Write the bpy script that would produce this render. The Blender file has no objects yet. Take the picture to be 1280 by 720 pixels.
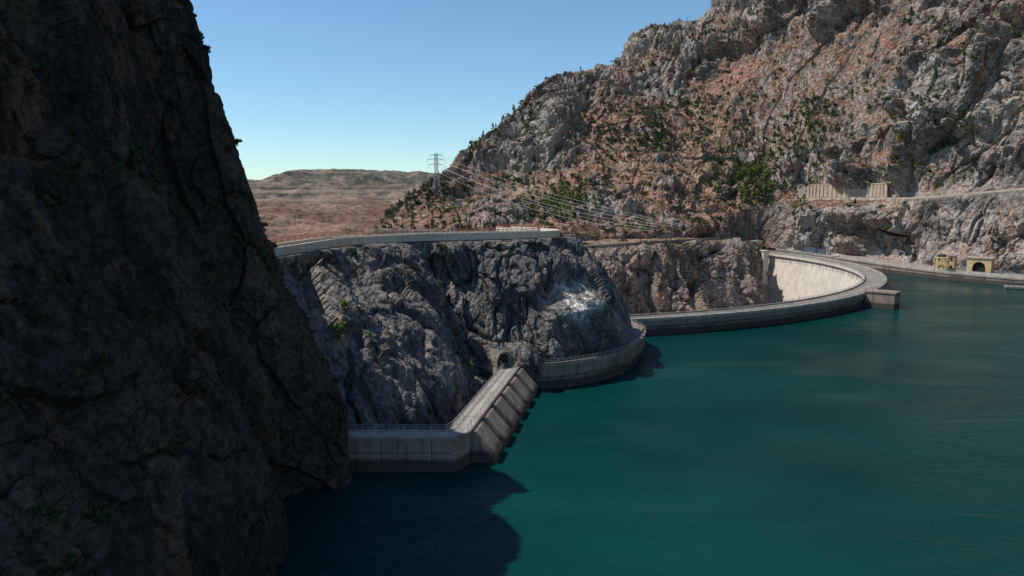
import bpy, math, random, time
import numpy as np
from mathutils import Vector
T0=time.time()
rng=np.random.default_rng(7); random.seed(7)
scene=bpy.context.scene
scene.view_settings.view_transform='Standard'; scene.view_settings.look='None'; scene.view_settings.exposure=0

# ------------------------------------------------------------ noise
_g=rng.normal(size=(256,3)).astype(np.float32); _g/=np.linalg.norm(_g,axis=1)[:,None]
_r=rng.random((4096,4)).astype(np.float32)
def H(ix,iy,iz,seed):
    h=(ix.astype(np.uint32)*np.uint32(73856093))^(iy.astype(np.uint32)*np.uint32(19349663))^(iz.astype(np.uint32)*np.uint32(83492791))^np.uint32(seed*2654435761%4294967296)
    h^=h>>np.uint32(13); h=h*np.uint32(1274126177); h^=h>>np.uint32(16)
    return h
def perlin(P,seed=0):
    P=P.astype(np.float32); i=np.floor(P).astype(np.int32); f=P-i; w=f*f*f*(f*(f*6-15)+10); out=0
    for dx in (0,1):
        wx=w[:,0] if dx else 1-w[:,0]
        for dy in (0,1):
            wy=w[:,1] if dy else 1-w[:,1]
            for dz in (0,1):
                wz=w[:,2] if dz else 1-w[:,2]
                g=_g[H(i[:,0]+dx,i[:,1]+dy,i[:,2]+dz,seed)&np.uint32(255)]
                out=out+wx*wy*wz*(g[:,0]*(f[:,0]-dx)+g[:,1]*(f[:,1]-dy)+g[:,2]*(f[:,2]-dz))
    return out*1.6
def fbm(P,oct=4,seed=0,gain=.5,ridged=False):
    a=1;s=0;t=0
    for o in range(oct):
        n=perlin(P*(2.03**o)+o*17.3,seed+o)
        if ridged: n=1-2*np.abs(n)
        s=s+a*n;t+=a;a*=gain
    return s/t
def worley(P,seed=0):
    P=P.astype(np.float32); i=np.floor(P).astype(np.int32)
    n=len(P); f1=np.full(n,9,np.float32); f2=f1.copy(); vec=np.zeros((n,3),np.float32); cid=np.zeros(n,np.int64)
    for dx in (-1,0,1):
        for dy in (-1,0,1):
            for dz in (-1,0,1):
                h=H(i[:,0]+dx,i[:,1]+dy,i[:,2]+dz,seed)&np.uint32(4095)
                c=i+np.array([dx,dy,dz],np.int32)+_r[h][:,:3]
                v=P-c; d=np.sqrt((v*v).sum(1))
                m=d<f1
                f2=np.where(m,f1,np.minimum(f2,d)); f1=np.where(m,d,f1)
                vec[m]=v[m]; cid[m]=h[m]
    return f1,f2,vec,cid
def blocks(P,size,seed,zs=.5,warp=.35,ck=.35):
    q=P/size*np.array([1,1,zs])
    q=q+warp*np.stack([perlin(q*1.3,seed+5),perlin(q*1.3,seed+6),perlin(q*1.3,seed+7)],1)
    f1,f2,v,c=worley(q,seed)
    rv=_r[(c*7+13)%4096][:,:3]-.5
    d=(_r[c][:,3]-.5)*1.0+(v*rv).sum(1)*1.6
    crack=np.exp(-((f2-f1)/.07)**2)
    return d-ck*crack
# ------------------------------------------------------------ mesh helpers
def obj_from(name,V,F,mat,smooth=False,parent=None,attrs=None,midx=None):
    V=np.asarray(V,np.float32); F=np.asarray(F,np.int32)
    me=bpy.data.meshes.new(name); k=F.shape[1]
    me.vertices.add(len(V)); me.vertices.foreach_set('co',V.ravel())
    me.loops.add(F.size); me.loops.foreach_set('vertex_index',F.ravel())
    me.polygons.add(len(F)); me.polygons.foreach_set('loop_start',np.arange(0,F.size,k,dtype=np.int32))
    try: me.polygons.foreach_set('loop_total',np.full(len(F),k,np.int32))
    except Exception: pass
    me.polygons.foreach_set('use_smooth',np.full(len(F),smooth))
    for m in (mat if isinstance(mat,(list,tuple)) else [mat]): me.materials.append(m)
    if midx is not None: me.polygons.foreach_set('material_index',np.asarray(midx,np.int32))
    me.update(calc_edges=True)
    if attrs:
        for an,av in attrs.items():
            a=me.attributes.new(an,'FLOAT','POINT'); a.data.foreach_set('value',np.asarray(av,np.float32))
    o=bpy.data.objects.new(name,me); scene.collection.objects.link(o)
    if parent: o.parent=parent
    return o
def empty(name,loc=(0,0,0)):
    e=bpy.data.objects.new(name,None); e.location=(0,0,0); scene.collection.objects.link(e); return e
class Acc:
    def __init__(s): s.V=[];s.F=[];s.M=[]
    def add(s,V,F,m=0):
        b=len(s.V); s.V+= [tuple(v) for v in V]; s.F+=[tuple(b+i for i in f) for f in F]; s.M+=[m]*len(F)
    def box(s,c,size,yaw=0,m=0):
        cx,cy,cz=c; a,b,h=[q/2 for q in size]; co,si=math.cos(yaw),math.sin(yaw); V=[]
        for z in (-h,h):
            for x,y in ((-a,-b),(a,-b),(a,b),(-a,b)): V.append((cx+x*co-y*si,cy+x*si+y*co,cz+z))
        s.add(V,[(3,2,1,0),(4,5,6,7),(0,1,5,4),(1,2,6,5),(2,3,7,6),(3,0,4,7)],m)
    def tube(s,p,q,r,r2=None,n=5,m=0):
        p=Vector(p);q=Vector(q);d=(q-p)
        if d.length<1e-6:return
        d.normalize(); a=d.orthogonal().normalized(); b=d.cross(a); r2=r if r2 is None else r2; V=[]
        for c,rr in ((p,r),(q,r2)):
            for i in range(n):
                t=2*math.pi*i/n; V.append(c+a*math.cos(t)*rr+b*math.sin(t)*rr)
        s.add(V,[(i,(i+1)%n,n+(i+1)%n,n+i) for i in range(n)]+[tuple(range(n))[::-1],tuple(range(n,2*n))],m)
    def prism(s,prof,org,ax,up,wd,w,m=0):
        org=Vector(org);ax=Vector(ax);up=Vector(up);wd=Vector(wd);n=len(prof)
        V=[org+ax*a+up*b-wd*w/2 for a,b in prof]+[org+ax*a+up*b+wd*w/2 for a,b in prof]
        s.add(V,[(i,(i+1)%n,n+(i+1)%n,n+i) for i in range(n)]+[tuple(range(n))[::-1],tuple(range(n,2*n))],m)
    def build(s,name,mats,parent=None,smooth=False):
        me=bpy.data.meshes.new(name); me.from_pydata([tuple(v) for v in s.V],[],s.F)
        for m in (mats if isinstance(mats,(list,tuple)) else [mats]): me.materials.append(m)
        me.polygons.foreach_set('material_index',s.M); me.update()
        import bmesh
        bm=bmesh.new(); bm.from_mesh(me); bmesh.ops.recalc_face_normals(bm,faces=bm.faces); bm.to_mesh(me); bm.free()
        o=bpy.data.objects.new(name,me); scene.collection.objects.link(o)
        if parent:o.parent=parent
        return o
def resample(pts,step):
    pts=[Vector(p) for p in pts]; out=[pts[0]]
    for a,b in zip(pts,pts[1:]):
        n=max(1,int((b-a).length/step))
        for i in range(1,n+1): out.append(a.lerp(b,i/n))
    return out
def smooth_path(pts,n=8):
    P=np.array(pts,float); return [tuple(x) for x in cr(P,np.linspace(0,len(P)-1,(len(P)-1)*n+1))]
def offs(pts,d):
    P=[Vector((p[0],p[1])) for p in pts]; out=[]
    for i,p in enumerate(P):
        t1=(P[i]-P[i-1]).normalized() if i>0 else None; t2=(P[i+1]-P[i]).normalized() if i<len(P)-1 else None
        if t1 is None:t1=t2
        if t2 is None:t2=t1
        t=(t1+t2).normalized(); n=Vector((-t.y,t.x)); k=1/max(.4,n.dot(Vector((-t1.y,t1.x))))
        z=pts[i][2] if len(pts[i])>2 else 0
        out.append((p.x+n.x*d*k,p.y+n.y*d*k,z))
    return out
def sweep(acc,path,prof,m=0,mlist=None):
    rows=[offs(path,o) for o,z in prof]; n=len(path);k=len(prof);V=[]
    for i in range(n):
        for j in range(k): x,y,z=rows[j][i]; V.append((x,y,z+prof[j][1]))
    b=len(acc.V); acc.V+=V
    for i in range(n-1):
        for j in range(k):
            j2=(j+1)%k; acc.F.append((b+i*k+j,b+(i+1)*k+j,b+(i+1)*k+j2,b+i*k+j2)); acc.M.append(mlist[j] if mlist else m)
    acc.F.append(tuple(b+j for j in range(k)));acc.M.append(m)
    acc.F.append(tuple(b+(n-1)*k+j for j in range(k))[::-1]);acc.M.append(m)
def railing(acc,path,h=1.3,step=3,r=.07,rails=3,m=0):
    P=resample(path,step)
    for p in P: acc.tube(p,p+Vector((0,0,h)),r,n=4,m=m)
    for a,b in zip(P,P[1:]):
        for k in range(rails):
            z=Vector((0,0,h*(k+1)/rails)); acc.tube(a+z,b+z,r*.8,n=4,m=m)
def cr(P,u):
    P=np.asarray(P,float); n=P.shape[0]; u=np.clip(u,0,n-1); i=np.minimum(np.floor(u).astype(int),n-2); f=(u-i)
    f=f.reshape((-1,)+(1,)*(P.ndim-1))
    p0=P[np.maximum(i-1,0)];p1=P[i];p2=P[i+1];p3=P[np.minimum(i+2,n-1)]
    m1=(p2-p0)*.5*.85; m2=(p3-p1)*.5*.85
    return (2*f**3-3*f**2+1)*p1+(f**3-2*f**2+f)*m1+(-2*f**3+3*f**2)*p2+(f**3-f**2)*m2
def grid_faces(nr,nc):
    a=np.arange(nr*nc).reshape(nr,nc); return np.stack([a[:-1,:-1],a[:-1,1:],a[1:,1:],a[1:,:-1]],-1).reshape(-1,4)
def gnormals(G):
    du=np.gradient(G,axis=1); dv=np.gradient(G,axis=0); N=np.cross(du,dv); N/=np.linalg.norm(N,axis=2)[...,None]+1e-9; return N
def patch(ctrl,us,vs):
    A=cr(np.asarray(ctrl,float),vs)
    B=cr(np.swapaxes(A,0,1),us)
    return np.swapaxes(B,0,1)
def span(segs):
    out=[]
    for a,b,n in segs: out+=list(np.linspace(a,b,n,endpoint=False))
    out.append(segs[-1][1]); return np.array(out)
def sstep(a,b,x):
    t=np.clip((x-a)/(b-a),0,1); return t*t*(3-2*t)
# ------------------------------------------------------------ materials
class NT:
    def __init__(s,name):
        s.m=bpy.data.materials.new(name); s.m.use_nodes=True; s.t=s.m.node_tree; s.bsdf=s.t.nodes['Principled BSDF']
        s.geo=s.t.nodes.new('ShaderNodeNewGeometry')
    def L(s,a,b): s.t.links.new(a,b)
    def scaled(s,v):
        n=s.t.nodes.new('ShaderNodeVectorMath'); n.operation='MULTIPLY'; s.L(s.geo.outputs['Position'],n.inputs[0]); n.inputs[1].default_value=v if isinstance(v,(tuple,list)) else (v,v,v); return n.outputs[0]
    def noise(s,sc,detail=6,rough=.6,dist=0):
        n=s.t.nodes.new('ShaderNodeTexNoise'); n.inputs['Scale'].default_value=1; n.inputs['Detail'].default_value=detail; n.inputs['Roughness'].default_value=rough; n.inputs['Distortion'].default_value=dist
        s.L(s.scaled(sc),n.inputs['Vector']); return n.outputs['Fac']
    def ramp(s,x,a,b,o0=0.,o1=1.):
        n=s.t.nodes.new('ShaderNodeMapRange'); n.interpolation_type='SMOOTHSTEP'; n.inputs[1].default_value=a;n.inputs[2].default_value=b;n.inputs[3].default_value=o0;n.inputs[4].default_value=o1
        s.L(x,n.inputs[0]); return n.outputs[0]
    def math(s,op,a,b=None):
        n=s.t.nodes.new('ShaderNodeMath'); n.operation=op
        for k,x in ((0,a),(1,b)):
            if x is None: continue
            if isinstance(x,(int,float)): n.inputs[k].default_value=x
            else: s.L(x,n.inputs[k])
        return n.outputs[0]
    def mix(s,f,a,b,bt='MIX'):
        n=s.t.nodes.new('ShaderNodeMix'); n.data_type='RGBA'; n.blend_type=bt
        for k,x in ((0,f),(6,a),(7,b)):
            if isinstance(x,(int,float)): n.inputs[k].default_value=x
            elif isinstance(x,tuple): n.inputs[k].default_value=x+(1,)
            else: s.L(x,n.inputs[k])
        return n.outputs[2]
    def gray(s,x):
        n=s.t.nodes.new('ShaderNodeCombineColor'); 
        for k in range(3): s.L(x,n.inputs[k])
        return n.outputs[0]
    def sep(s,out):
        n=s.t.nodes.new('ShaderNodeSeparateXYZ'); s.L(out,n.inputs[0]); return n.outputs
    def attr(s,name):
        n=s.t.nodes.new('ShaderNodeAttribute'); n.attribute_name=name; return n.outputs['Fac']
    def bump(s,h,strength,dist,prev=None):
        n=s.t.nodes.new('ShaderNodeBump'); n.inputs['Strength'].default_value=strength; n.inputs['Distance'].default_value=dist; s.L(h,n.inputs['Height'])
        if prev: s.L(prev,n.inputs['Normal'])
        return n.outputs[0]
    def done(s,col,rough=.9,normal=None,spec=.2):
        if isinstance(col,tuple): s.bsdf.inputs['Base Color'].default_value=col+(1,)
        else: s.L(col,s.bsdf.inputs['Base Color'])
        if isinstance(rough,(int,float)): s.bsdf.inputs['Roughness'].default_value=rough
        else: s.L(rough,s.bsdf.inputs['Roughness'])
        s.bsdf.inputs['Specular IOR Level'].default_value=spec
        if normal: s.L(normal,s.bsdf.inputs['Normal'])
        return s.m
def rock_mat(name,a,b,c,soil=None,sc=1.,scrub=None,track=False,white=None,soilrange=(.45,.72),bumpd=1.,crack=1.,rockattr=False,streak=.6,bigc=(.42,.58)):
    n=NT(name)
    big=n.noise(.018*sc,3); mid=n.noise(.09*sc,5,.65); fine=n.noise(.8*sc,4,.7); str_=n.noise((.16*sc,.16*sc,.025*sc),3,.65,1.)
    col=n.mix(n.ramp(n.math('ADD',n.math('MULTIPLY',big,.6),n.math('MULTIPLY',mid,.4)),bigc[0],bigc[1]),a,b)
    col=n.mix(n.ramp(str_,.53,.66,0,.85),col,c)
    st2=n.noise((.35*sc,.35*sc,.03*sc),3,.6,.5)
    col=n.mix(n.ramp(st2,.56,.7,0,streak),col,tuple(x*.35 for x in a))
    if white: col=n.mix(n.math('MULTIPLY',n.attr('scar'),n.ramp(fine,.33,.42)),col,white)
    nz=n.sep(n.geo.outputs['True Normal'])[2]
    if soil:
        x=n.math('ADD',nz,n.math('MULTIPLY',n.math('SUBTRACT',mid,.5),1.1))
        if rockattr: x=n.math('ADD',x,n.math('MULTIPLY',n.math('SUBTRACT',.6,n.attr('rock')),.5))
        sf=n.ramp(x,soilrange[0],soilrange[1])
        s2=n.mix(n.ramp(big,.4,.6),soil,tuple(x*.52 for x in soil))
        s2=n.mix(n.ramp(n.noise(.35*sc,5,.75),.49,.62,0,.75),s2,tuple(min(1,x*1.05) for x in b))
        if scrub: s2=n.mix(n.math('MULTIPLY',n.ramp(n.noise(.30*sc,5,.75),.52,.58),n.ramp(n.noise(.03*sc,2),.38,.55,.2,1)),s2,scrub)
        col=n.mix(sf,col,s2)
    if track: col=n.mix(n.math('MULTIPLY',n.attr('track'),.8),col,(.40,.27,.19))
    ck=n.math('ABSOLUTE',n.math('SUBTRACT',n.noise((.11*sc,.11*sc,.06*sc),3,.55,.6),.5))
    dk=n.ramp(ck,0,.022,1-.55*crack,1.)
    dk=n.math('MULTIPLY',dk,n.ramp(fine,.3,.7,.58,1.4))
    col=n.mix(1.,col,n.gray(dk),'MULTIPLY')
    h=n.math('ADD',n.math('MULTIPLY',mid,2.4/sc),n.math('MULTIPLY',fine,1.1/sc))
    return n.done(col,.95,n.bump(h,.95,bumpd),.12)
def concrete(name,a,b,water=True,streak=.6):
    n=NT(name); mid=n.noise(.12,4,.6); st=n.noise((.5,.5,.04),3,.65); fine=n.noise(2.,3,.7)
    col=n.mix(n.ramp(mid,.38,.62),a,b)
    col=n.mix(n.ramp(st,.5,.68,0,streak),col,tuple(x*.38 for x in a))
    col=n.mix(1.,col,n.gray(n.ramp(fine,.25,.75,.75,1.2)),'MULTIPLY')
    if water:
        z=n.sep(n.geo.outputs['Position'])[2]
        f=n.ramp(n.math('ADD',z,n.math('MULTIPLY',mid,1.6)),3.0,4.2,.85,0)
        col=n.mix(f,col,(.035,.031,.028))
    return n.done(col,.85,n.bump(fine,.4,.15),.25)
def simple(name,c,rough=.6,metal=0,var=.25,sc=1.):
    n=NT(name); col=n.mix(1.,c,n.gray(n.ramp(n.noise(sc,3),.3,.7,1-var,1+var)),'MULTIPLY'); n.bsdf.inputs['Metallic'].default_value=metal
    return n.done(col,rough,None,.4)
def leafmat(name,a,b):
    n=NT(name); col=n.mix(n.ramp(n.noise(.12,2),.4,.6),a,b); col=n.mix(1.,col,n.gray(n.ramp(n.noise(1.2,2),.3,.7,.5,1.5)),'MULTIPLY')
    return n.done(col,.8,None,.15)
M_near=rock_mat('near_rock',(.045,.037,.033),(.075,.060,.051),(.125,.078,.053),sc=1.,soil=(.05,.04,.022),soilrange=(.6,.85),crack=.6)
M_crag=rock_mat('crag_rock',(.105,.107,.112),(.20,.193,.185),(.36,.28,.215),sc=.9,soil=(.19,.15,.115),soilrange=(.75,.95),white=(.8,.77,.73),crack=.8,streak=.85)
M_mtn=rock_mat('mountain_rock',(.165,.145,.128),(.39,.335,.285),(.36,.24,.165),soil=(.33,.175,.112),sc=.45,scrub=(.06,.065,.03),track=True,soilrange=(.48,.70),bumpd=1.3,crack=.8,rockattr=True,streak=.75,bigc=(.44,.55))
M_gorge=rock_mat('gorge_rock',(.19,.165,.148),(.33,.285,.245),(.33,.19,.125),soil=(.31,.18,.115),sc=.7,scrub=(.08,.09,.04),soilrange=(.6,.8),crack=.8)
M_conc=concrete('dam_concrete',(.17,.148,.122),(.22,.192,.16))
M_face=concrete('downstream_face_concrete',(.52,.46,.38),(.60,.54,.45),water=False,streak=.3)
M_concw=concrete('pale_concrete',(.31,.275,.23),(.38,.34,.29),water=False,streak=.35)
M_coping=concrete('road_coping_concrete',(.54,.47,.38),(.60,.53,.44),water=False,streak=.25)
M_concd=concrete('weathered_concrete',(.24,.182,.145),(.31,.24,.192))
M_road=concrete('road_surface',(.20,.182,.16),(.25,.228,.20),water=False,streak=.15)
M_ochre=concrete('ochre_masonry',(.44,.34,.23),(.52,.41,.29),water=False,streak=.3)
M_redr=simple('red_rail_paint',(.36,.11,.055),.6)
M_steel=simple('galvanised_steel',(.42,.43,.44),.5,.5)
M_dsteel=simple('dark_steel',(.06,.065,.07),.5,.4)
M_dark=simple('dark_interior',(.015,.015,.015),.9)
M_glass=simple('window_glass',(.03,.04,.05),.1)
M_yel=simple('yellow_render',(.52,.38,.19),.8)
M_white=simple('white_paint',(.75,.75,.72),.5,0,.1)
M_wire=simple('aluminium_cable',(.42,.42,.42),.6,0,.1)
M_tyre=simple('tyre_rubber',(.02,.02,.02),.9)
M_blue=simple('vehicle_blue_grey',(.10,.14,.18),.35)
M_bark=simple('bark',(.06,.045,.035),.95)
M_burn=simple('charred_wood',(.035,.028,.025),.95)
M_leaf=leafmat('hillside_foliage',(.055,.075,.03),(.10,.13,.045))
M_pine=leafmat('pine_foliage',(.035,.05,.025),(.06,.085,.035))
M_bright=leafmat('young_foliage',(.12,.16,.04),(.17,.21,.055))
# water
n=NT('lake_water')
col=n.mix(n.ramp(n.noise((.006,.012,.01),3),.35,.65),(.0009,.027,.027),(.0013,.042,.038))
w1=n.noise((.28,.5,.4),3,.6,.6); w2=n.noise((1.1,1.7,1.),3,.6,.4); w3=n.noise((.012,.03,.03),3,.6,.5)
h=n.math('ADD',n.math('MULTIPLY',w1,.8),n.math('MULTIPLY',w2,.4))
h=n.math('MULTIPLY',h,n.ramp(w3,.35,.65,.25,1.5))
M_water=n.done(col,n.ramp(w3,.35,.65,.08,.2),n.bump(h,.65,1.),.17); n.bsdf.inputs['IOR'].default_value=1.33
# plains
n=NT('plain_ground')
px,py,pz=n.sep(n.geo.outputs['Position'])
mid=n.noise(.006,5,.65); big=n.noise(.0016,3); fine=n.noise(.05,4,.75)
red=n.mix(n.ramp(mid,.4,.6),(.15,.078,.053),(.27,.165,.118)); red=n.mix(n.ramp(fine,.48,.58,0,.8),red,(.06,.052,.032))
far=n.mix(n.ramp(mid,.42,.6),(.10,.085,.062),(.24,.175,.125)); far=n.mix(n.ramp(n.noise(.014,5,.75),.44,.56,0,.85),far,(.045,.05,.035))
st=n.noise((.0008,.0008,.09),3,.6); far=n.mix(n.ramp(st,.5,.6,0,.6),far,(.26,.185,.135))
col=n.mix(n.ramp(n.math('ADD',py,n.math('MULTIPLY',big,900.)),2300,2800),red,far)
col=n.mix(n.ramp(py,2500,9000,.05,.4),col,(.14,.17,.20))  # aerial haze painted into the ground colour, more blue-grey with growing Y
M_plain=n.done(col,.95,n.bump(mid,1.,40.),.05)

# ------------------------------------------------------------ plains heightfield
def ax(lo,hi,n,c,k):
    t=np.linspace(-1,1,n); s=np.sinh(k*t)/math.sinh(k); return np.where(s<0,c+s*(c-lo),c+s*(hi-c))
xs=ax(-9000,9000,460,-700,3.6); ys=np.concatenate([np.linspace(-3000,200,12,endpoint=False),200+14000*(np.linspace(0,1,560)**1.9)])
X,Y=np.meshgrid(xs,ys); P=np.stack([X.ravel(),Y.ravel(),0*X.ravel()],1)
x,y=P[:,0],P[:,1]
w=sstep(0,140,y-(430+150*sstep(-220,-20,x)))*(1-sstep(180,320,x)*(1-sstep(1100,1300,y)))
z=-100+104*w
hl=fbm(P/600,5,11); z+=w*(hl*60*sstep(600,1500,y)+ 30*sstep(800,2300,y))
rg=fbm(P/240,5,33,ridged=True); z+=w*rg*24*sstep(600,1200,y)
st=9.; zz_=z/st; z=np.where(y>700,(np.floor(zz_)+sstep(.6,.95,zz_-np.floor(zz_)))*st*.8+z*.2,z)
pl=fbm(P/np.array([1500,1500,1])+3.3,4,21)
z+=sstep(2500,2750,y+pl*900)*34
hi=132+46*np.clip(fbm(P/np.array([700,2500,1])+9.1,3,29)*2.6,-1,1)+52*sstep(-1500,-1100,x)*(1-sstep(-500,-100,x)*.35)+14*fbm(P/np.array([160,400,1]),3,39)
z=np.where(y>3300,np.maximum(z,z*(1-sstep(3700,4200,y+pl*1100))+hi*sstep(3700,4200,y+pl*1100)),z)
z+=sstep(2200,3000,y)*fbm(P/np.array([200,260,1]),4,47,ridged=True)*20
P[:,2]=z
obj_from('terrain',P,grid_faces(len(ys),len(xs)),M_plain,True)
print('terrain',time.time()-T0)

# ------------------------------------------------------------ near cliff
cols=[(-150,-60,-1,-.2),(-95,15,-1,.2),(-64,48,-.9,.4),(-50,70,-.92,.35),(-42,90,-.95,.25),(-37,110,-1,.1),(-37,125,-1,0),(-42,137,-1,.1),(-33,147,-1,.05),(-45,161,-1,.1),(-75,178,-1,.2),(-130,200,-1,.2),(-200,215,-1,0)]
prof=[(-14,-3),(0,0),(17,2.5),(32,9.5),(48,17),(66,23.5),(82,27),(98,30.5),(107,42),(110,64),(106,100)]
C=[[(cx+dx*o,cy+dy*o,zz) for cx,cy,dx,dy in cols] for zz,o in prof]
us=span([(0,2,30),(2,9,440),(9,12,60)]); vs=span([(0,1,20),(1,7,380),(7,10,60)])
G=patch(C,us,vs); N=gnormals(G)
if N[100,100,0]<0: N=-N
g=G.reshape(-1,3); nn=N.reshape(-1,3); UU=np.tile(us,len(vs))
gs=g.copy(); gs[:,1]+=g[:,2]*.25
kk=1-.72*np.exp(-((UU-8.3)/1.)**2)
d=(6*blocks(gs,34,3,.4,ck=.1)+3.4*fbm(gs/np.array([26,26,80]),5,40,ridged=True)-1.8)*kk
d+=2.0*blocks(gs,13,4,.35,ck=.12)*(.4+.6*kk)+.8*blocks(gs,5,5,.4,ck=.2)+.3*blocks(g,2.2,6,.6,ck=.2)+.5*fbm(g/2.2,3,44)
g2=g+nn*d[:,None]; NEAR=(g2,nn)
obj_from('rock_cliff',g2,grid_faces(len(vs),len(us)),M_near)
print('near',time.time()-T0)
# ------------------------------------------------------------ crag
base=[(-72,168),(-47,164),(-34,165),(-24,176),(-16,188),(-10,206),(-2,216),(7,226),(20,232),(32,244),(40,262),(43,283),(40,303),(20,330),(-20,350)]
top=[(-80,172),(-60,177),(-55,200),(-50,222),(-40,235),(-29,244),(-18,248),(-8,252),(2,257),(13,264),(19,272),(20,285),(12,300),(-5,315),(-40,330)]
inw=[(-15,10)]*4+[(-6,20)]*4+[(-15,16)]*3+[(-20,0)]*4
mid_in=[0,0,.02,-.02,.0,.30,.24,-.18,-.16,-.12,-.09,0,0,0,0]
R=[]
for zz,f in ((-90,-.5),(-20,-.12),(0,0),(11,.08),(22,.30),(34,.60),(42,.86),(45.2,1.)):
    R.append([(b[0]+(t[0]-b[0])*(f+(mi if 5<zz<40 else 0)),b[1]+(t[1]-b[1])*(f+(mi if 5<zz<40 else 0)),zz) for b,t,mi in zip(base,top,mid_in)])
for zz,k in ((45.4,.5),(45.3,1.2),(20,2.0),(-60,2.6)):
    R.append([(t[0]+i[0]*k,t[1]+i[1]*k,zz) for t,i in zip(top,inw)])
us=span([(0,1,20),(1,11,640),(11,14,60)]); vs=span([(0,1.8,20),(1.8,7,300),(7,9,30),(9,11,20)])
G=patch(R,us,vs); N=gnormals(G)
if N[100,350,1]>0: N=-N
VV=np.repeat(vs,len(us)); UU=np.tile(us,len(vs))
g=G.reshape(-1,3); nn=N.reshape(-1,3)
damp=1-.93*sstep(6.2,7.0,VV)
gs=g.copy(); gs[:,0]+=g[:,2]*.35
d=5.6*blocks(gs,24,13,.16,ck=.2)+3.0*blocks(gs,10,14,.2,ck=.3)+.9*blocks(gs,4.2,15,.35)+.3*blocks(g,1.8,16,.5)
d+=3.8*fbm(gs/np.array([13,13,90]),4,50,ridged=True)-1.2+.35*fbm(g/2.,3,54)
i0=((np.abs(g[:,2]-24.5)<1)&(g[:,1]<262)); cand=np.where(i0)[0]; k=cand[np.abs(g[cand,0]-g[cand,1]*.083).argmin()]; sp0=g[k].copy()
dd=g-sp0; r2=dd[:,0]**2+dd[:,1]**2*.8+(dd[:,2]*1.1)**2
sc=np.exp(-r2/95.); d=d*(1-.7*sc)+sc*(9*np.clip(-(dd[:,2]-1.5)/6.,-1,1))+sc*.9*blocks(g,3.,57,.8)
sm=np.exp(-r2/42.)*2.2*(.6+1.2*fbm(g/3,3,58))
d=d*damp
g2=g+nn*d[:,None]; CRAG=(g2,nn,us,vs)
m=(VV<9.2); over=np.maximum(g2[:,2]-44.6,0); g2[m,2]=np.minimum(g2[m,2],44.6+.9*(1-np.exp(-over[m]/2)))
obj_from('rock_crag',g2,grid_faces(len(vs),len(us)),M_crag,attrs={'scar':np.clip(sm,0,1)})
print('crag',time.time()-T0)
# ------------------------------------------------------------ mountain
A=[(-140,690,15),(-75,660,15),(-35,640,18),(0,625,18),(42,620,20),(85,640,21),(130,655,21),(175,670,20),(234,706,12),(282,684,8),(312,628,6),(332,580,5),(352,540,5),(376,496,5),(415,432,5),(475,330,5),(510,150,5),(540,-150,5)]
B=[(-138,700,22),(-76,675,24),(-36,660,26),(0,645,27),(43,638,28),(87,655,30),(133,668,33),(179,684,38),(238,716,48),(280,694,56),(312,638,56),(334,588,58),(357,548,62),(382,502,66),(426,440,68),(486,335,70),(522,150,70),(552,-150,70)]
Cc=[(-136,710,26),(-77,690,27),(-37,680,30),(0,672,33),(45,665,35),(91,685,39),(138,692,44),(186,708,48),(243,730,54),(288,707,57),(323,651,57),(345,601,59),(369,559,63),(394,512,67),(436,448,69),(498,338,70),(532,150,70),(564,-150,70)]
D=[(-130,740,34),(-84,745,50),(-43,785,60),(0,790,80),(51,765,81),(99,770,96),(152,785,108),(205,785,115),(255,795,131),(298,748,133),(331,688,139),(356,632,145),(381,585,155),(408,532,160),(452,460,160),(512,342,160),(546,150,160),(580,-150,160)]
E=[(-125,770,42),(-86,772,64),(-47,845,91),(0,860,122),(56,845,146),(111,870,165),(170,880,180),(230,880,200),(275,870,225),(320,825,240),(355,755,250),(385,690,258),(415,630,265),(450,570,270),(500,490,270),(562,350,270),(600,150,270),(640,-150,270)]
Fs=[(-115,800,46),(-90,808,71),(-52,885,101),(0,915,150),(60,945,205),(122,960,225),(190,985,256),(254,1000,290),(310,970,335),(356,940,376),(402,880,392),(442,820,402),(484,740,410),(530,660,420),(590,540,420),(664,370,420),(720,150,420),(760,-150,420)]
Gb=[(p[0]-25,p[1]+160,p[2]-90) for p in Fs]
us=span([(0,13.5,860),(13.5,17,50)]); vs=span([(0,1,70),(1,2,24),(2,3,110),(3,4,120),(4,5,120),(5,6,16)])
G=patch([A,B,Cc,D,E,Fs,Gb],us,vs); N=gnormals(G)
if N[100,300,2]<0: N=-N
UU=np.tile(us,len(vs)); VV=np.repeat(vs,len(us))
g=G.reshape(-1,3); nn=N.reshape(-1,3)
bias=.30*sstep(10.,11.2,UU)+.25*(1-sstep(.8,1.1,VV))*sstep(7.5,9,UU)+.16*sstep(3.6,4.4,VV)*sstep(2,4,UU)-.16*sstep(4.2,5.5,UU)*(1-sstep(9.8,10.6,UU))*sstep(1,1.6,VV)*(1-sstep(3.5,4.4,VV))-.03
rock=sstep(-.10,.14,fbm(g/np.array([80,80,60]),5,77,.6)+bias)
gs=g.copy(); gs[:,0]-=g[:,2]*.5
d=(24*blocks(gs,95,23,.7,ck=.2)+9*blocks(gs,38,24,.5,ck=.3)+4.5*blocks(gs,15,25,.5)+2*blocks(g,6.5,26,.6)+.7*blocks(g,3,27,.7))*(.2+.8*rock)+6*rock
d*=1-.45*(1-sstep(.8,1.1,VV))*sstep(8,9,UU)
d+=22*(fbm(g/np.array([110,110,150]),5,60,ridged=True)-.3)*(.6+.4*rock)+1.6*fbm(g/12,4,61)
wx=.5*perlin(g/70,64)+.25*perlin(g/25,65)
gu=np.stack([UU*1.5+wx,VV*.9+wx,UU*0],1); d+=8*(fbm(gu,5,63,.6,ridged=True)-.3)*(1-.6*rock)*sstep(1.8,2.4,VV)
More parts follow.
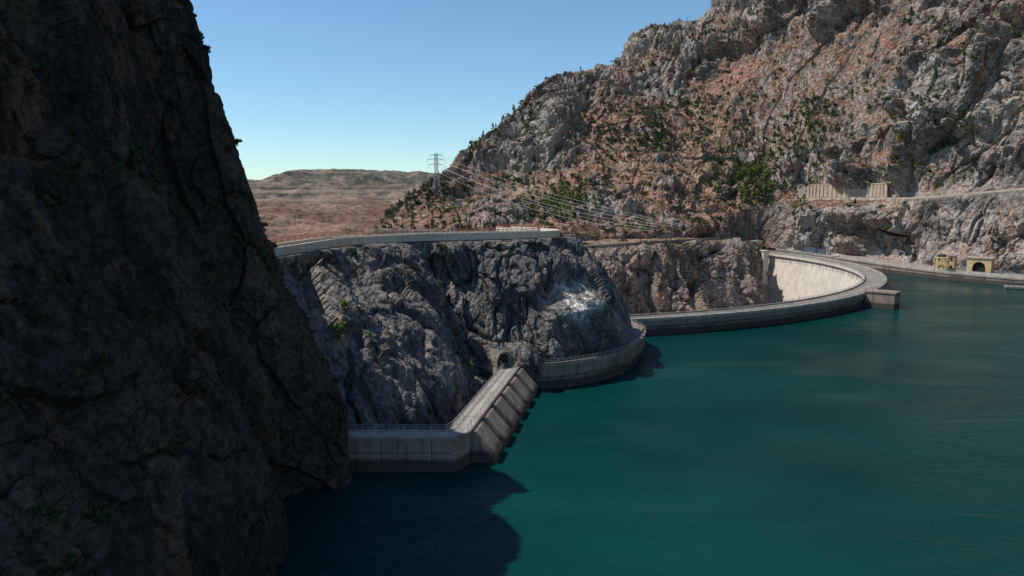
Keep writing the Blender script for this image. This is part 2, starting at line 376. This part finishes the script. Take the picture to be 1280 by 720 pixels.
q=(g[:,2]*.9-g[:,0]*.45)/34; d+=(5*(.5-np.abs((q+.6*fbm(g/60,3,66))%1-.5))*2-2.5)*rock
ledge=sstep(.7,1.,VV)*(1-sstep(2.,2.35,VV))*sstep(7.8,9,UU)
foot=(1-sstep(0,.35,VV))
d=d*(1-.97*ledge)*(1-.8*foot)*(.12+.88*sstep(.8,2.4,UU))
d=d*(1-.5*sstep(4.4,5,VV)*(1-sstep(2,6,UU)))
d=d*(1-.5*np.exp(-((VV-2.4)/.7)**2)*(1-sstep(5,6.5,UU)))
def segd(pl):
    D_=np.full(len(UU),9.)
    for (a,b),(c,e) in zip(pl,pl[1:]):
        ab=np.array([c-a,(e-b)*1.2]); px_=UU-a; py_=(VV-b)*1.2; t=np.clip((px_*ab[0]+py_*ab[1])/(ab@ab),0,1); D_=np.minimum(D_,np.hypot(px_-t*ab[0],py_-t*ab[1]))
    return D_
td=np.minimum(segd([(5.6,3.3),(6.1,2.95),(6.5,2.75),(7.1,2.3),(7.9,1.9)]),segd([(4.2,2.1),(4.8,1.7),(5.6,1.2),(6.6,.9),(8,1.3),(9,1.6)]))
td=np.minimum(td,segd([(3.,2.6),(4.,2.9),(5.1,3.2),(5.6,3.3)]))
trk=np.exp(-(td/.045)**2); d=d*(1-.35*np.exp(-(td/.12)**2))
g2=g+nn*d[:,None]; g2[:,2]=np.maximum(g2[:,2],-4); MT=g2
Nr=gnormals(g2.reshape(G.shape)).reshape(-1,3); Nr*=np.sign(Nr[:,2:3]+1e-6)
obj_from('mountain',g2,grid_faces(len(vs),len(us)),M_mtn,attrs={'track':trk,'rock':rock})
print('mtn',time.time()-T0)
MU,MV,MN=UU,VV,Nr
# ------------------------------------------------------------ gorge cliff
edge=[(-140,600,10),(-75,575,12),(-35,560,13),(0,555,15),(50,560,18),(100,578,20),(145,602,21),(190,636,20),(226,676,14),(246,706,6)]
A9=A[:8]+[(230,696,12),(262,706,4)]
R=[[(p[0],p[1]+25,p[2]-6) for p in A9],[(p[0],p[1],p[2]+.5) for p in A9],edge,
   [(p[0]+4,p[1]-9,p[2]-8) for p in edge],[(p[0]+7,p[1]-16,p[2]-32) for p in edge],[(p[0]+16,p[1]-32,p[2]-75) for p in edge],[(p[0]+25,p[1]-50,-110) for p in edge]]
us=span([(0,3,40),(3,9,340)]); vs=span([(0,1,6),(1,2,60),(2,6,190)])
G=patch(R,us,vs); N=gnormals(G)
if N[120,200,1]>0: N=-N
UU=np.tile(us,len(vs)); VV=np.repeat(vs,len(us)); g=G.reshape(-1,3); nn=N.reshape(-1,3)
d=16*blocks(g,44,33,.35,ck=.2)+6*blocks(g,16,34,.4)+2*blocks(g,6,35,.5)+.7*blocks(g,2.8,36,.7)+7*(fbm(g/np.array([24,24,70]),5,70,ridged=True)-.4)
d*=(.12+.88*sstep(1.75,2.3,VV))*(1-.8*sstep(8.2,8.8,UU)); g2=g+nn*d[:,None]
obj_from('gorge_cliff',g2,grid_faces(len(vs),len(us)),M_gorge)
GO=g2;GV=VV;GU=UU
print('gorge',time.time()-T0)

# ------------------------------------------------------------ water
DC=(-24,590); DR=292
arc=lambda r,a0,a1,n:[(DC[0]+r*math.cos(math.radians(a0+(a1-a0)*i/n)),DC[1]+r*math.sin(math.radians(a0+(a1-a0)*i/n)),0.) for i in range(n+1)]
wp=[(-400,-900),(1400,-900),(1400,480),(480,520),(330,640),(285,730),(238,730)]+[(p[0],p[1]) for p in arc(287,23,-76,60)]+[(44,285),(42,264),(31,243),(20,230),(8,225),(1,224),(-8,190),(-13,160),(-13.5,156),(-40,156.5),(-70,165),(-400,165)]
me=bpy.data.meshes.new('lake_water'); me.from_pydata([(a,b,0) for a,b in wp],[],[tuple(range(len(wp)))])
me.materials.append(M_water); me.update()
import bmesh
bm=bmesh.new(); bm.from_mesh(me); bmesh.ops.triangulate(bm,faces=bm.faces); bmesh.ops.recalc_face_normals(bm,faces=bm.faces)
if sum(f.normal.z for f in bm.faces)<0: bmesh.ops.reverse_faces(bm,faces=bm.faces)
bm.to_mesh(me); bm.free(); scene.collection.objects.link(bpy.data.objects.new('lake_water',me))

# ------------------------------------------------------------ dam
dam=empty('arch_dam'); path=arc(DR,-78.5,24.5,120)
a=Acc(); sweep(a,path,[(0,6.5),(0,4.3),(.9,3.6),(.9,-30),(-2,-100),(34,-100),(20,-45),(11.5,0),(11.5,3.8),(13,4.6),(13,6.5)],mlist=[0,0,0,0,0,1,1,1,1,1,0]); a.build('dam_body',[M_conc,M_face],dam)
a=Acc(); sweep(a,path,[(0.05,6.45),(0.05,7.7),(.6,7.7),(.6,6.45)]); sweep(a,path,[(12.4,6.45),(12.4,7.5),(12.95,7.5),(12.95,6.45)]); a.build('parapets',M_concw,dam)
a=Acc(); sweep(a,path,[(.65,6.2),(.65,6.7),(2.4,6.7),(2.4,6.53),(10.6,6.53),(10.6,6.7),(12.35,6.7),(12.35,6.2)]); a.build('crest_road',M_road,dam)
a=Acc(); railing(a,[(p[0],p[1],7.7) for p in arc(DR-.3,-78,24,100)],.9,6,.06,2); railing(a,[(p[0],p[1],7.5) for p in arc(DR-12.7,-78,24,100)],.9,6,.06,2); a.build('crest_railing',M_dsteel,dam)
a=Acc()
for i in range(42):
    t=math.radians(-76+i*2.4); 
    a.box((DC[0]+(DR-.9)*math.cos(t),DC[1]+(DR-.9)*math.sin(t),1),(.35,.5,5.4),t); 
    a.box((DC[0]+(DR-11.5)*math.cos(t),DC[1]+(DR-11.5)*math.sin(t),-.3),(.3,.4,8),t)
a.build('joint_ribs',M_concd,dam)
t=math.atan2(-201,229); a=Acc()
a.box((DC[0]+299*math.cos(t),DC[1]+299*math.sin(t),0),(15,11,16.4),t); a.box((DC[0]+299.3*math.cos(t),DC[1]+299.3*math.sin(t),8.5),(15.8,11.8,.7),t)
a.build('intake_pier',M_concd,dam)
a=Acc(); railing(a,[(DC[0]+r*math.cos(t)-s*5.5*math.sin(t),DC[1]+r*math.sin(t)+s*5.5*math.cos(t),8.8) for r,s in ((292,-1),(306.5,-1),(306.5,1),(292,1))],1.2,3,.07,2); a.build('pier_railing',M_dsteel,dam)
a=Acc(); a.box((234,678,-14),(6,7,46),.35); a.box((234,678,9.3),(7,8,.8),.35); a.build('abutment_pillar',M_face,dam)
# ------------------------------------------------------------ spillway L wall
sp=empty('spillway_wall')
P1=[(-46,153.7),(-12.5,153.7),(-9.5,158.5),(2.5,223)]
a=Acc(); sweep(a,P1,[(0,7.1),(0,-12),(4.6,-12),(4.6,7.1)]); sweep(a,P1,[(-.35,7.1),(-.35,7.7),(4.9,7.7),(4.9,7.1)]); a.build('wall',M_concd,sp)
a=Acc(); sweep(a,P1,[(.1,7.7),(.1,7.72),(4.4,7.72),(4.4,7.7)]); a.build('walkway',M_concw,sp)
a=Acc(); u=Vector((12,64.5,0)).normalized(); o=Vector((u.y,-u.x,0))
for i in range(6):
    c=Vector((-9.5,158.5,0))+u*(5+i*10.9)
    a.prism([(-.2,7.2),(1.3,7.2),(6.0,1.9),(6.0,-10),(-.2,-10)],c,o,Vector((0,0,1)),u,7.6)
    a.prism([(-.2,3.2),(4.0,1.0),(4.0,-10),(-.2,-10)],c+u*5.45,o,Vector((0,0,1)),u,3.3)
a.build('buttresses',M_concd,sp)
a=Acc()
for x_ in (-34,-28.5,-23,-17.5): a.box((x_,153.69,1.6),(.14,.06,10.9))
a.box((-30,153.68,4.3),(34,.05,.12)); a.build('construction_joints',M_dark,sp)
a=Acc()
for d_ in (.4,4.1): railing(a,[(p[0],p[1],7.72) for p in offs(P1,d_)],1.6,3,.08,3)
a.build('railing',M_steel,sp)
sw=empty('shore_wall'); P2=smooth_path([(3,221.5),(12,222.5),(20,226),(29,232),(36.5,240),(43,251),(47.5,263),(51,275),(51.5,287),(48,306)],6)
a=Acc(); sweep(a,P2,[(0,7.4),(0,4.2),(.8,3.2),(1.2,-12),(9,-12),(9,7.4)]); a.build('wall',M_conc,sw)
a=Acc(); sweep(a,P2,[(-.2,7.4),(-.2,8.5),(.4,8.5),(.4,7.4)]); a.build('parapet',M_concd,sw)
a=Acc(); railing(a,[(p[0],p[1],8.5) for p in offs(P2,.1)],1.2,3,.07,2); a.build('railing',M_steel,sw)
# tunnel portal
tp=empty('tunnel_portal'); out=Vector((.6,-.8,0)); c=Vector((-2.5,219,7.4))-out*3.5; axx=Vector((.8,.6,0)).normalized()
inn=[(2.1*math.cos(t),2.6+2.1*math.sin(t)) for t in np.linspace(0,math.pi,11)]; inn=[(2.1,0)]+inn+[(-2.1,0)]
ou=[(2.6*math.cos(t),2.7+2.6*math.sin(t)) for t in np.linspace(0,math.pi,11)]; ou=[(2.6,0)]+ou+[(-2.6,0)]
a=Acc()
for i in range(len(inn)-1): a.prism([inn[i],inn[i+1],ou[i+1],ou[i]],c,axx,Vector((0,0,1)),out,7)
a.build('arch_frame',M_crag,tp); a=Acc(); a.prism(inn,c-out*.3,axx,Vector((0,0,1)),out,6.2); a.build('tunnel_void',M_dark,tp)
# ------------------------------------------------------------ crag road
cr_=empty('clifftop_road')
PR=smooth_path([(-66,150,46),(-61,177,46),(-56,200,46.2),(-51,221,46.4),(-41,234,46.4),(-29.5,243,46.5),(-18,247.5,46.5),(-8,251.5,46.5),(2,256.5,46.5),(13,264,46.5),(18,275,46.3),(16,300,45.8),(0,340,45)],6)
a=Acc(); sweep(a,PR,[(0,0),(0,-1.5),(8,-1.5),(8,0)]); a.build('slab',M_coping,cr_)
a=Acc(); sweep(a,PR,[(.75,.0),(.75,.05),(7.3,.05),(7.3,.0)]); a.build('carriageway',M_coping,cr_)
a=Acc(); sweep(a,PR,[(.1,0),(.1,.9),(.7,.9),(.7,0)]); sweep(a,PR,[(7.35,0),(7.35,.9),(7.9,.9),(7.9,0)]); a.build('parapets',M_coping,cr_)
a=Acc(); railing(a,[(p[0],p[1],p[2]+.9) for p in offs(PR,7.6)],1.3,3,.12,2); railing(a,[(p[0],p[1],p[2]+.9) for p in offs(PR,.4)],.8,4,.07,1); a.build('guard_rail',M_redr,cr_)
# ------------------------------------------------------------ gorge-top road
gr=empty('valley_road'); PG=smooth_path([(p[0]-1,p[1]+9,p[2]+1.6) for p in edge[3:9]]+[(250,712,8)],5)
a=Acc(); sweep(a,PG,[(0,0),(0,-2),(9,-2),(9,0)]); a.build('carriageway',M_road,gr)
a=Acc(); sweep(a,PG,[(.05,0),(.05,1.2),(.6,1.2),(.6,0)]); a.build('parapet',M_concw,gr)
# ------------------------------------------------------------ quay
q=empty('quay_road'); PQ=smooth_path([(250,716,4),(257,690,3.6),(268,652,3),(284,602,1.6),(298,556,.6),(313,520,0),(331,492,0),(352,463,0),(395,412,0),(455,318,0),(490,150,0),(520,-140,0)],5)
a=Acc(); sweep(a,PQ,[(0,5),(0,4.2),(.5,4),(.5,-14),(34,-14),(34,5)]); a.build('quay_wall',M_concd,q)
a=Acc(); sweep(a,PQ,[(2,5.0),(2,5.03),(12,5.03),(12,5.0)]); a.build('carriageway',M_concw,q)
a=Acc(); sweep(a,PQ,[(.1,5),(.1,5.9),(.6,5.9),(.6,5)]); sweep(a,PQ,[(14,5),(14,6.3),(14.6,6.3),(14.6,5)]); a.build('kerb_walls',M_concw,q)
a=Acc(); railing(a,[(p[0],p[1],p[2]+5.9) for p in offs(PQ,.3)],1.3,4,.09,2); a.build('railing',M_steel,q)
# ------------------------------------------------------------ ledge retaining wall
rw=empty('retaining_wall')
PW=[(p[0],p[1],p[2]) for p in cr(np.array(Cc),np.linspace(8.95,10.2,20))]; PW=[tuple(p) for p in offs(PW[::-1],3.5)][::-1]
a=Acc(); sweep(a,PW,[(0,-2),(0,13),(3,13),(3,-2)]); a.build('wall',M_ochre,rw)
a=Acc(); sweep(a,PW,[(-.4,13),(-.4,13.8),(3.4,13.8),(3.4,13)]); 
for p in resample(PW,16): a.box((p.x,p.y,p.z+5.5),(1.3,2.1,14),.6)
a.build('coping_and_pilasters',M_ochre,rw)
lp=[tuple(p) for p in cr(np.array(B),np.linspace(8.6,13.4,60))]
lr=empty('ledge_road'); a=Acc(); sweep(a,[(p[0],p[1],p[2]+.4) for p in lp],[(0,0),(0,-1.4),(11,-1.4),(11,0)]); a.build('carriageway',M_road,lr)
a=Acc(); sweep(a,[(p[0],p[1],p[2]+.4) for p in lp],[(0.02,0),(0.02,1.2),(.5,1.2),(.5,0)]); a.build('parapet',M_ochre,lr)
# ------------------------------------------------------------ buildings
def house(name,c,w,dp,h,yaw,wall,arch=False,floors=1):
    e=empty(name); co,si=math.cos(yaw),math.sin(yaw); W=lambda x,y,z:(c[0]+x*co-y*si,c[1]+x*si+y*co,c[2]+z)
    fx=Vector((co,si,0)); fy=Vector((-si,co,0)); up=Vector((0,0,1))
    a=Acc()
    if arch:
        r=w*.27; hh=h*.38; t=.8
        for s in (-1,1): a.prism([(s*w/2,0),(s*r,0),(s*r,h),(s*w/2,h)],W(0,-dp/2+t/2,0),fx,up,fy,t)
        xs_=np.linspace(-r,r,13)
        for x0,x1 in zip(xs_,xs_[1:]):
            z0=hh+math.sqrt(max(0,r*r-x0*x0));z1=hh+math.sqrt(max(0,r*r-x1*x1)); a.prism([(x0,z0),(x1,z1),(x1,h),(x0,h)],W(0,-dp/2+t/2,0),fx,up,fy,t)
        a.box(W(-w/2+t/2,t/2,h/2),(t,dp-t,h),yaw); a.box(W(w/2-t/2,t/2,h/2),(t,dp-t,h),yaw)
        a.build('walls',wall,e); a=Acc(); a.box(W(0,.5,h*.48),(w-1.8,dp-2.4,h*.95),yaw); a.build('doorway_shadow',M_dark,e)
    else:
        a.box(W(0,0,h/2),(w,dp,h),yaw); a.build('walls',wall,e)
        a=Acc(); b=Acc()
        for f in range(floors):
            zc=h*(f+.55)/floors
            for x in np.linspace(-w*.34,w*.34,3):
                if f==0 and abs(x)<.1: continue
                a.box(W(x,-dp/2-.02,zc),(w*.15,.12,h/floors*.4),yaw); b.box(W(x,-dp/2-.1,zc-h/floors*.22),(w*.19,.3,.2),yaw)
            a.box(W(-w/2-.02,0,zc),(.12,dp*.3,h/floors*.4),yaw)
        a.box(W(0,-dp/2-.03,h/floors*.33),(w*.16,.14,h/floors*.66),yaw); a.build('windows_and_door',M_glass,e); b.build('sills',M_concw,e)
    a=Acc(); a.box(W(0,0,h+.3),(w+1.4,dp+1.4,.6),yaw); a.box(W(w*.2,dp*.1,h+1.1),(w*.2,dp*.3,1.0),yaw); a.build('roof',M_concw,e)
    return e
house('gate_control_building',(323,542,5),12,8,11,-.75,M_yel,False,2)
house('arched_boat_house',(337,524,5),15,10,10.5,-.75,M_yel,True)
house('abutment_guard_house',(231,692,9),9,7,8,.3,M_yel)
gc=empty('gantry_crane'); a=Acc()
for x,y in ((309,533),(315,539),(314,528),(320,534)): a.tube((x,y,5),(x,y,15),.45,n=6)
for p,r_ in (((309,533),(315,539)),((314,528),(320,534)),((309,533),(314,528)),((315,539),(320,534))): a.tube(p+(15,),r_+(15,),.5,n=6); a.tube(p+(5.5,),r_+(15,),.18,n=4)
a.build('frame',M_yel,gc); a=Acc(); a.box((314.5,533.5,16.3),(4,4,2.4),.7); a.tube((314.5,533.5,15),(314.5,533.5,9),.12); a.box((314.5,533.5,8.6),(1,1,1)); a.build('hoist',M_dsteel,gc)
dk=empty('pontoon_dock'); a=Acc(); a.box((344,466,.9),(46,9,1.2),-.42); a.build('deck',M_road,dk)
a=Acc(); 
for i in range(9): 
    t=-20+i*5; a.tube((344+t*math.cos(-.42)+4*math.sin(-.42),466+t*math.sin(-.42)-4*math.cos(-.42),.1),(344+t*math.cos(-.42)-4*math.sin(-.42),466+t*math.sin(-.42)+4*math.cos(-.42),.1),1.1,n=8)
a.build('floats',M_dsteel,dk)
a=Acc(); R_=lambda x,y:(344+x*math.cos(-.42)-y*math.sin(-.42),466+x*math.sin(-.42)+y*math.cos(-.42),1.5)
railing(a,[R_(-22,-4.2),R_(22,-4.2)],1.6,3,.12,2); a.build('railing',M_dsteel,dk)
def lamp(p,h=14,yaw=0):
    e=empty('street_lamp'); a=Acc(); a.tube(p,(p[0],p[1],p[2]+h),.28,.16,8); q_=(p[0]+2.4*math.cos(yaw),p[1]+2.4*math.sin(yaw),p[2]+h+.7); a.tube((p[0],p[1],p[2]+h-.1),q_,.12); a.box((q_[0],q_[1],q_[2]-.05),(1.6,.6,.3),yaw); a.box((p[0],p[1],p[2]+.3),(1,1,.6)); a.build('pole_and_head',M_white,e)
lamp((345,480,5),22,2); lamp((301,560,5),12,2.5); lamp((276,640,7),12,2.5)
def car(name,c,yaw,L=6.2,W_=2.6,Hh=2.1,mat=M_blue,box_=False):
    e=empty(name); co,si=math.cos(yaw),math.sin(yaw); fx=Vector((co,si,0)); fy=Vector((-si,co,0)); up=Vector((0,0,1)); c=Vector(c)
    a=Acc(); h=Hh
    if box_:
        a.prism([(-L/2,.5),(L*.22,.5),(L*.22,h),(-L/2,h)],c,fx,up,fy,W_); a.prism([(L*.26,.5),(L/2,.5),(L/2,h*.45),(L*.44,h*.8),(L*.26,h*.8)],c,fx,up,fy,W_*.95)
    else:
        a.prism([(-L/2,.45),(L/2,.45),(L/2,h*.5),(L*.47,h*.55),(L*.2,h*.62),(L*.05,h),(-L*.3,h),(-L*.46,h*.62),(-L/2,h*.58)],c,fx,up,fy,W_)
    a.build('body',mat,e); a=Acc()
    if box_: a.prism([(L*.3,h*.5),(L*.485,h*.5),(L*.435,h*.75),(L*.3,h*.75)],c,fx,up,fy,W_*.97)
    else: a.prism([(L*.17,h*.64),(L*.045,h*.95),(-L*.28,h*.95),(-L*.42,h*.64)],c,fx,up,fy,W_+.04)
    a.build('windows',M_glass,e); a=Acc()
    for x in (-.32,.32):
        for s in (-1,1):
            p=c+fx*L*x+fy*s*W_*.46+up*.5; a.tube(p-fy*.25,p+fy*.25,.52,n=12)
    a.build('wheels',M_tyre,e)
car('parked_truck',(270,665,8.3),2.6,12,3.8,5.,M_blue,True); car('parked_truck',(276,652,8.1),2.6,11,3.6,4.6,M_blue,True); car('parked_car',(281,634,7.6),1.9,mat=M_white); car('parked_car',(263,690,8.7),2.4,mat=M_white)
# ------------------------------------------------------------ pylon and wires
def lattice(name,c,h,w0,w1,arms,yaw,mat=M_steel,r=.28):
    e=empty(name); a=Acc(); co,si=math.cos(yaw),math.sin(yaw)
    def W(x,y,z): return (c[0]+x*co-y*si,c[1]+x*si+y*co,c[2]+z)
    def wd(z):
        k=z/h; return (w0+(w1-w0)*min(1,k/.55))/2
    lv=[h*k for k in (0,.16,.31,.44,.55,.65,.74,.82,.9,1)]
    for z0,z1 in zip(lv,lv[1:]):
        a0,a1=wd(z0),wd(z1); c0=[(-a0,-a0),(a0,-a0),(a0,a0),(-a0,a0)];c1=[(-a1,-a1),(a1,-a1),(a1,a1),(-a1,a1)]
        for i in range(4):
            j=(i+1)%4; a.tube(W(*c0[i],z0),W(*c1[i],z1),r,n=4); a.tube(W(*c0[i],z0),W(*c1[j],z1),r*.6,n=4); a.tube(W(*c0[j],z0),W(*c1[i],z1),r*.6,n=4); a.tube(W(*c1[i],z1),W(*c1[j],z1),r*.6,n=4)
    tips=[]
    for zf,al in arms:
        z=h*zf
        for s in (-1,1):
            for y in (-w1/2,w1/2): a.tube(W(0,y,z+1.6),W(s*al,0,z),r*.7,n=4); a.tube(W(0,y,z),W(s*al,0,z),r*.7,n=4)
            a.tube(W(s*al,0,z),W(s*al,0,z-2.2),.2,n=5); tips.append(W(s*al,0,z-2.2))
    a.build('lattice',mat,e); return tips
tips=lattice('power_pylon',(-79,772,60),43,9,2.8,((.74,9),(.86,10),(.97,7)),.5,r=.22)
def wire(acc,p,q_,sag,r,n=24):
    p=Vector(p);q_=Vector(q_); pts=[p.lerp(q_,i/n)-Vector((0,0,4*sag*(i/n)*(1-i/n))) for i in range(n+1)]
    for a_,b_ in zip(pts,pts[1:]): acc.tube(a_,b_,r,n=4)
a=Acc()
gp=[(112,580,32),(118,583,33),(124,586,34),(130,589,35),(136,592,36),(142,596,36)]
for i,(t_,g_) in enumerate(zip(tips,gp)): wire(a,t_,g_,11-i*1.2,.13)
a.build('power_lines',M_wire)
sy=empty('switchyard_gantry'); a=Acc()
P_=[(110,580),(124,587),(138,594),(152,604)]
for x_,y_ in P_:
    a.tube((x_,y_,16),(x_,y_,36),.3,n=5)
    a.tube((x_-6,y_+12,18),(x_-6,y_+12,32),.3,n=5); a.tube((x_,y_,35.5),(x_-6,y_+12,31.5),.2,n=4)
for p,r_ in zip(P_,P_[1:]): a.tube(p+(35,),r_+(35,),.25,n=4); a.tube(p+(33.6,),r_+(33.6,),.2,n=4); a.tube(p+(33.6,),r_+(35,),.15,n=4)
a.build('frame',M_dsteel,sy)
fn=empty('perimeter_fence'); a=Acc(); railing(a,[(100,584,21),(146,608,22),(186,640,22)],3.2,4,.16,3); a.build('posts_and_rails',M_dsteel,fn)

# ------------------------------------------------------------ vegetation
def crown(r,h,n,leaf,kind,rg):
    if kind=='pine':
        t=rg.random(n)**.8; rad=r*(1-t)**.8*(.55+.45*rg.random(n))*(.8+.3*np.sin(t*26)); an=rg.random(n)*6.283
        c=np.stack([rad*np.cos(an),rad*np.sin(an),h*(.15+.85*t)],1)
    else:
        k=7; cc=rg.normal(size=(k,3))*np.array([r*.45,r*.45,h*.2])+np.array([0,0,h*.55]); i=rg.integers(0,k,n); dv=rg.normal(size=(n,3)); dv/=np.linalg.norm(dv,axis=1)[:,None]
        c=cc[i]+dv*(r*.42)*(.5+.5*rg.random((n,1)))*np.array([1,1,.8]); c[:,2]=np.maximum(c[:,2],.1)
    u_=rg.normal(size=(n,3)); u_/=np.linalg.norm(u_,axis=1)[:,None]; v_=np.cross(u_,rg.normal(size=(n,3))); v_/=np.linalg.norm(v_,axis=1)[:,None]
    s=leaf*(.6+.8*rg.random((n,1)))
    V=np.stack([c-u_*s-v_*s*.6,c+u_*s-v_*s*.6,c+u_*s+v_*s*.6,c-u_*s+v_*s*.6],1).reshape(-1,3)
    F=np.arange(4*n).reshape(n,4)
    tr=r*.06; tv=np.array([[-tr,-tr,-1],[tr,-tr,-1],[tr,tr,-1],[-tr,tr,-1],[-tr*.5,-tr*.5,h*.7],[tr*.5,-tr*.5,h*.7],[tr*.5,tr*.5,h*.7],[-tr*.5,tr*.5,h*.7]])
    b=len(V); V=np.concatenate([V,tv]); F=np.concatenate([F,b+np.array([[0,1,5,4],[1,2,6,5],[2,3,7,6],[3,0,4,7]])]); Mx=np.array([0]*n+[1]*4)
    return V,F,Mx
def scatter(name,pts,scales,variants,mats):
    Vs=[];Fs_=[];Ms=[];b=0
    for p,s in zip(pts,scales):
        V,F,Mx=variants[rng.integers(len(variants))]; an=rng.random()*6.283; c_,s_=math.cos(an),math.sin(an)
        W=V*np.array([s*rng.uniform(.8,1.25),s*rng.uniform(.8,1.25),s]); W=np.stack([W[:,0]*c_-W[:,1]*s_,W[:,0]*s_+W[:,1]*c_,W[:,2]],1)+p
        Vs.append(W);Fs_.append(F+b);Ms.append(Mx);b+=len(V)
    return obj_from(name,np.concatenate(Vs),np.concatenate(Fs_),mats,midx=np.concatenate(Ms))
rg=np.random.default_rng(3)
shr=[crown(2.6,3.6,70,.55,'b',rg) for _ in range(6)]; pin=[crown(2.6,8,90,.5,'pine',rg) for _ in range(5)]
cl=fbm(MT/55,3,91)+.35*fbm(MT/14,2,92)
ok=(MU<14.2)&(MV<5.1)&(MV>.1)&(MN[:,2]>.28)
ok&=~((MV>.85)&(MV<2.15)&(MU>8.3))
w=np.clip(cl-.02,0,1)**1.5*ok*.9; w+=.05*ok
w+=.25*ok*(MV>4.3)*(MU<6)*np.clip(cl+.15,0,1)
w+=.12*ok*(MU<4)*np.clip(cl+.1,0,1)
for cx,cy,cz,r_,k in ((160,830,139,30,.6),(240,742,75,30,.5),(292,728,132,26,.7),(335,605,101,24,.7),(38,700,45,30,.5),(255,715,62,20,.6),(150,790,120,25,.5),(350,640,170,30,.4),(100,800,125,25,.4)):
    w+=ok*k*np.exp(-((MT-np.array([cx,cy,cz]))**2).sum(1)/(r_*r_))
NS=2900
sel=rng.choice(len(MT),NS,p=w/w.sum(),replace=False)
t_=rng.random(NS)
scatter('hillside_shrubs',MT[sel[t_<.8]],rng.uniform(.3,1.2,(t_<.8).sum()),shr,[M_leaf,M_bark])
scatter('hillside_pines',MT[sel[t_>=.8]],rng.uniform(.4,1.05,(t_>=.8).sum()),pin,[M_pine,M_bark])
w2=ok*(.003+sum(k*np.exp(-((MT-np.array([cx,cy,cz]))**2).sum(1)/(r_*r_)) for cx,cy,cz,r_,k in ((242,750,80,28,1.3),(292,728,132,24,1),(335,605,101,26,.6),(45,700,45,26,.8),(275,700,62,18,.8))))
sel=rng.choice(len(MT),240,p=w2/w2.sum(),replace=False); scatter('young_pines',MT[sel],rng.uniform(.6,1.4,240),pin,[M_bright,M_bark])
w3=ok*(MV>1.2)*np.clip(.3-cl,0,1); sel=rng.choice(len(MT),900,p=w3/w3.sum(),replace=False)
a=Acc()
for i in sel:
    p=Vector(MT[i]); h_=random.uniform(4,9); tip=p+Vector((random.uniform(-.8,.8),random.uniform(-.8,.8),h_)); a.tube(p-Vector((0,0,1)),tip,.28,.08,3)
    for k in range(2):
        b_=p.lerp(tip,random.uniform(.4,.9)); a.tube(b_,b_+Vector((random.uniform(-1.6,1.6),random.uniform(-1.6,1.6),1.2)),.1,.04,3)
a.build('burnt_tree_trunks',M_burn)
ok=(GV>1.1)&(GU>3.3)&(GV<4)&(GU<8.5); w4=ok*(np.clip(fbm(GO/25,3,93),0,1)+.03); sel=rng.choice(len(GO),110,p=w4/w4.sum(),replace=False)
scatter('gorge_shrubs',GO[sel],rng.uniform(.4,.9,110),shr,[M_leaf,M_bark])
fin=[crown(1.5,2.,420,.14,'b',rg) for _ in range(4)]
cg,cn,_,cvs=CRAG
def nearest(arr,p): return arr[((arr-np.array(p))**2).sum(1).argmin()]
pts=[nearest(cg,p) for p in ((-40,178,27),(-43,186,31),(-37,180,25),(-8,250,40),(-22,238,43),(-20,225,33),(30,250,15),(-30,215,20),(5,240,12),(-12,205,12),(38,262,16),(-52,200,40),(-46,215,42))]
scatter('crag_bushes',pts[:3],[1.5,1.1,.8],fin,[M_bright,M_bark]); scatter('crag_shrubs',pts[3:],rng.uniform(.8,1.5,len(pts)-3),fin,[M_leaf,M_bark])
ng,nn_=NEAR
ok=(ng[:,2]>8)&(ng[:,1]>40)&(ng[:,1]<158)&(ng[:,2]<112); w5=ok*(np.clip(fbm(ng/14,3,95),0,1)**2+.004); sel=rng.choice(len(ng),170,p=w5/w5.sum(),replace=False)
scatter('cliff_bushes',ng[sel],rng.uniform(.4,1.1,170),fin,[M_pine,M_bark])
print('veg',time.time()-T0)
# ------------------------------------------------------------ light, sky, camera
el=math.radians(56); azv=Vector((-.995,.07,0)).normalized(); dvec=Vector((azv.x*math.cos(el),azv.y*math.cos(el),math.sin(el)))
sun=bpy.data.lights.new('sun','SUN'); sun.energy=5.; sun.angle=math.radians(.5); sun.color=(1,.95,.88)
so=bpy.data.objects.new('sun',sun); so.rotation_euler=dvec.to_track_quat('Z','Y').to_euler(); so.location=(0,0,500); scene.collection.objects.link(so)
wd_=bpy.data.worlds.new('World'); scene.world=wd_; wd_.use_nodes=True; nt=wd_.node_tree; bg=nt.nodes['Background']; bg.inputs['Strength'].default_value=.13
sk=nt.nodes.new('ShaderNodeTexSky'); sk.sky_type='NISHITA'; sk.sun_disc=False; sk.sun_elevation=el; sk.sun_rotation=math.atan2(azv.x,azv.y)%(2*math.pi); sk.air_density=.9; sk.dust_density=.05; sk.ozone_density=2.
mx=nt.nodes.new('ShaderNodeMix'); mx.data_type='RGBA'; mx.blend_type='MULTIPLY'; mx.inputs[0].default_value=1; mx.inputs[7].default_value=(.80,.99,1.05,1)
nt.links.new(sk.outputs[0],mx.inputs[6]); nt.links.new(mx.outputs[2],bg.inputs[0])
cam=bpy.data.cameras.new('camera'); cam.lens=914/1280*36; cam.sensor_width=36; cam.clip_end=40000; cam.clip_start=1
co_=bpy.data.objects.new('camera',cam); co_.location=(0,0,60); co_.rotation_euler=(math.radians(90-7.2),0,0); scene.collection.objects.link(co_); scene.camera=co_
print('done',time.time()-T0)
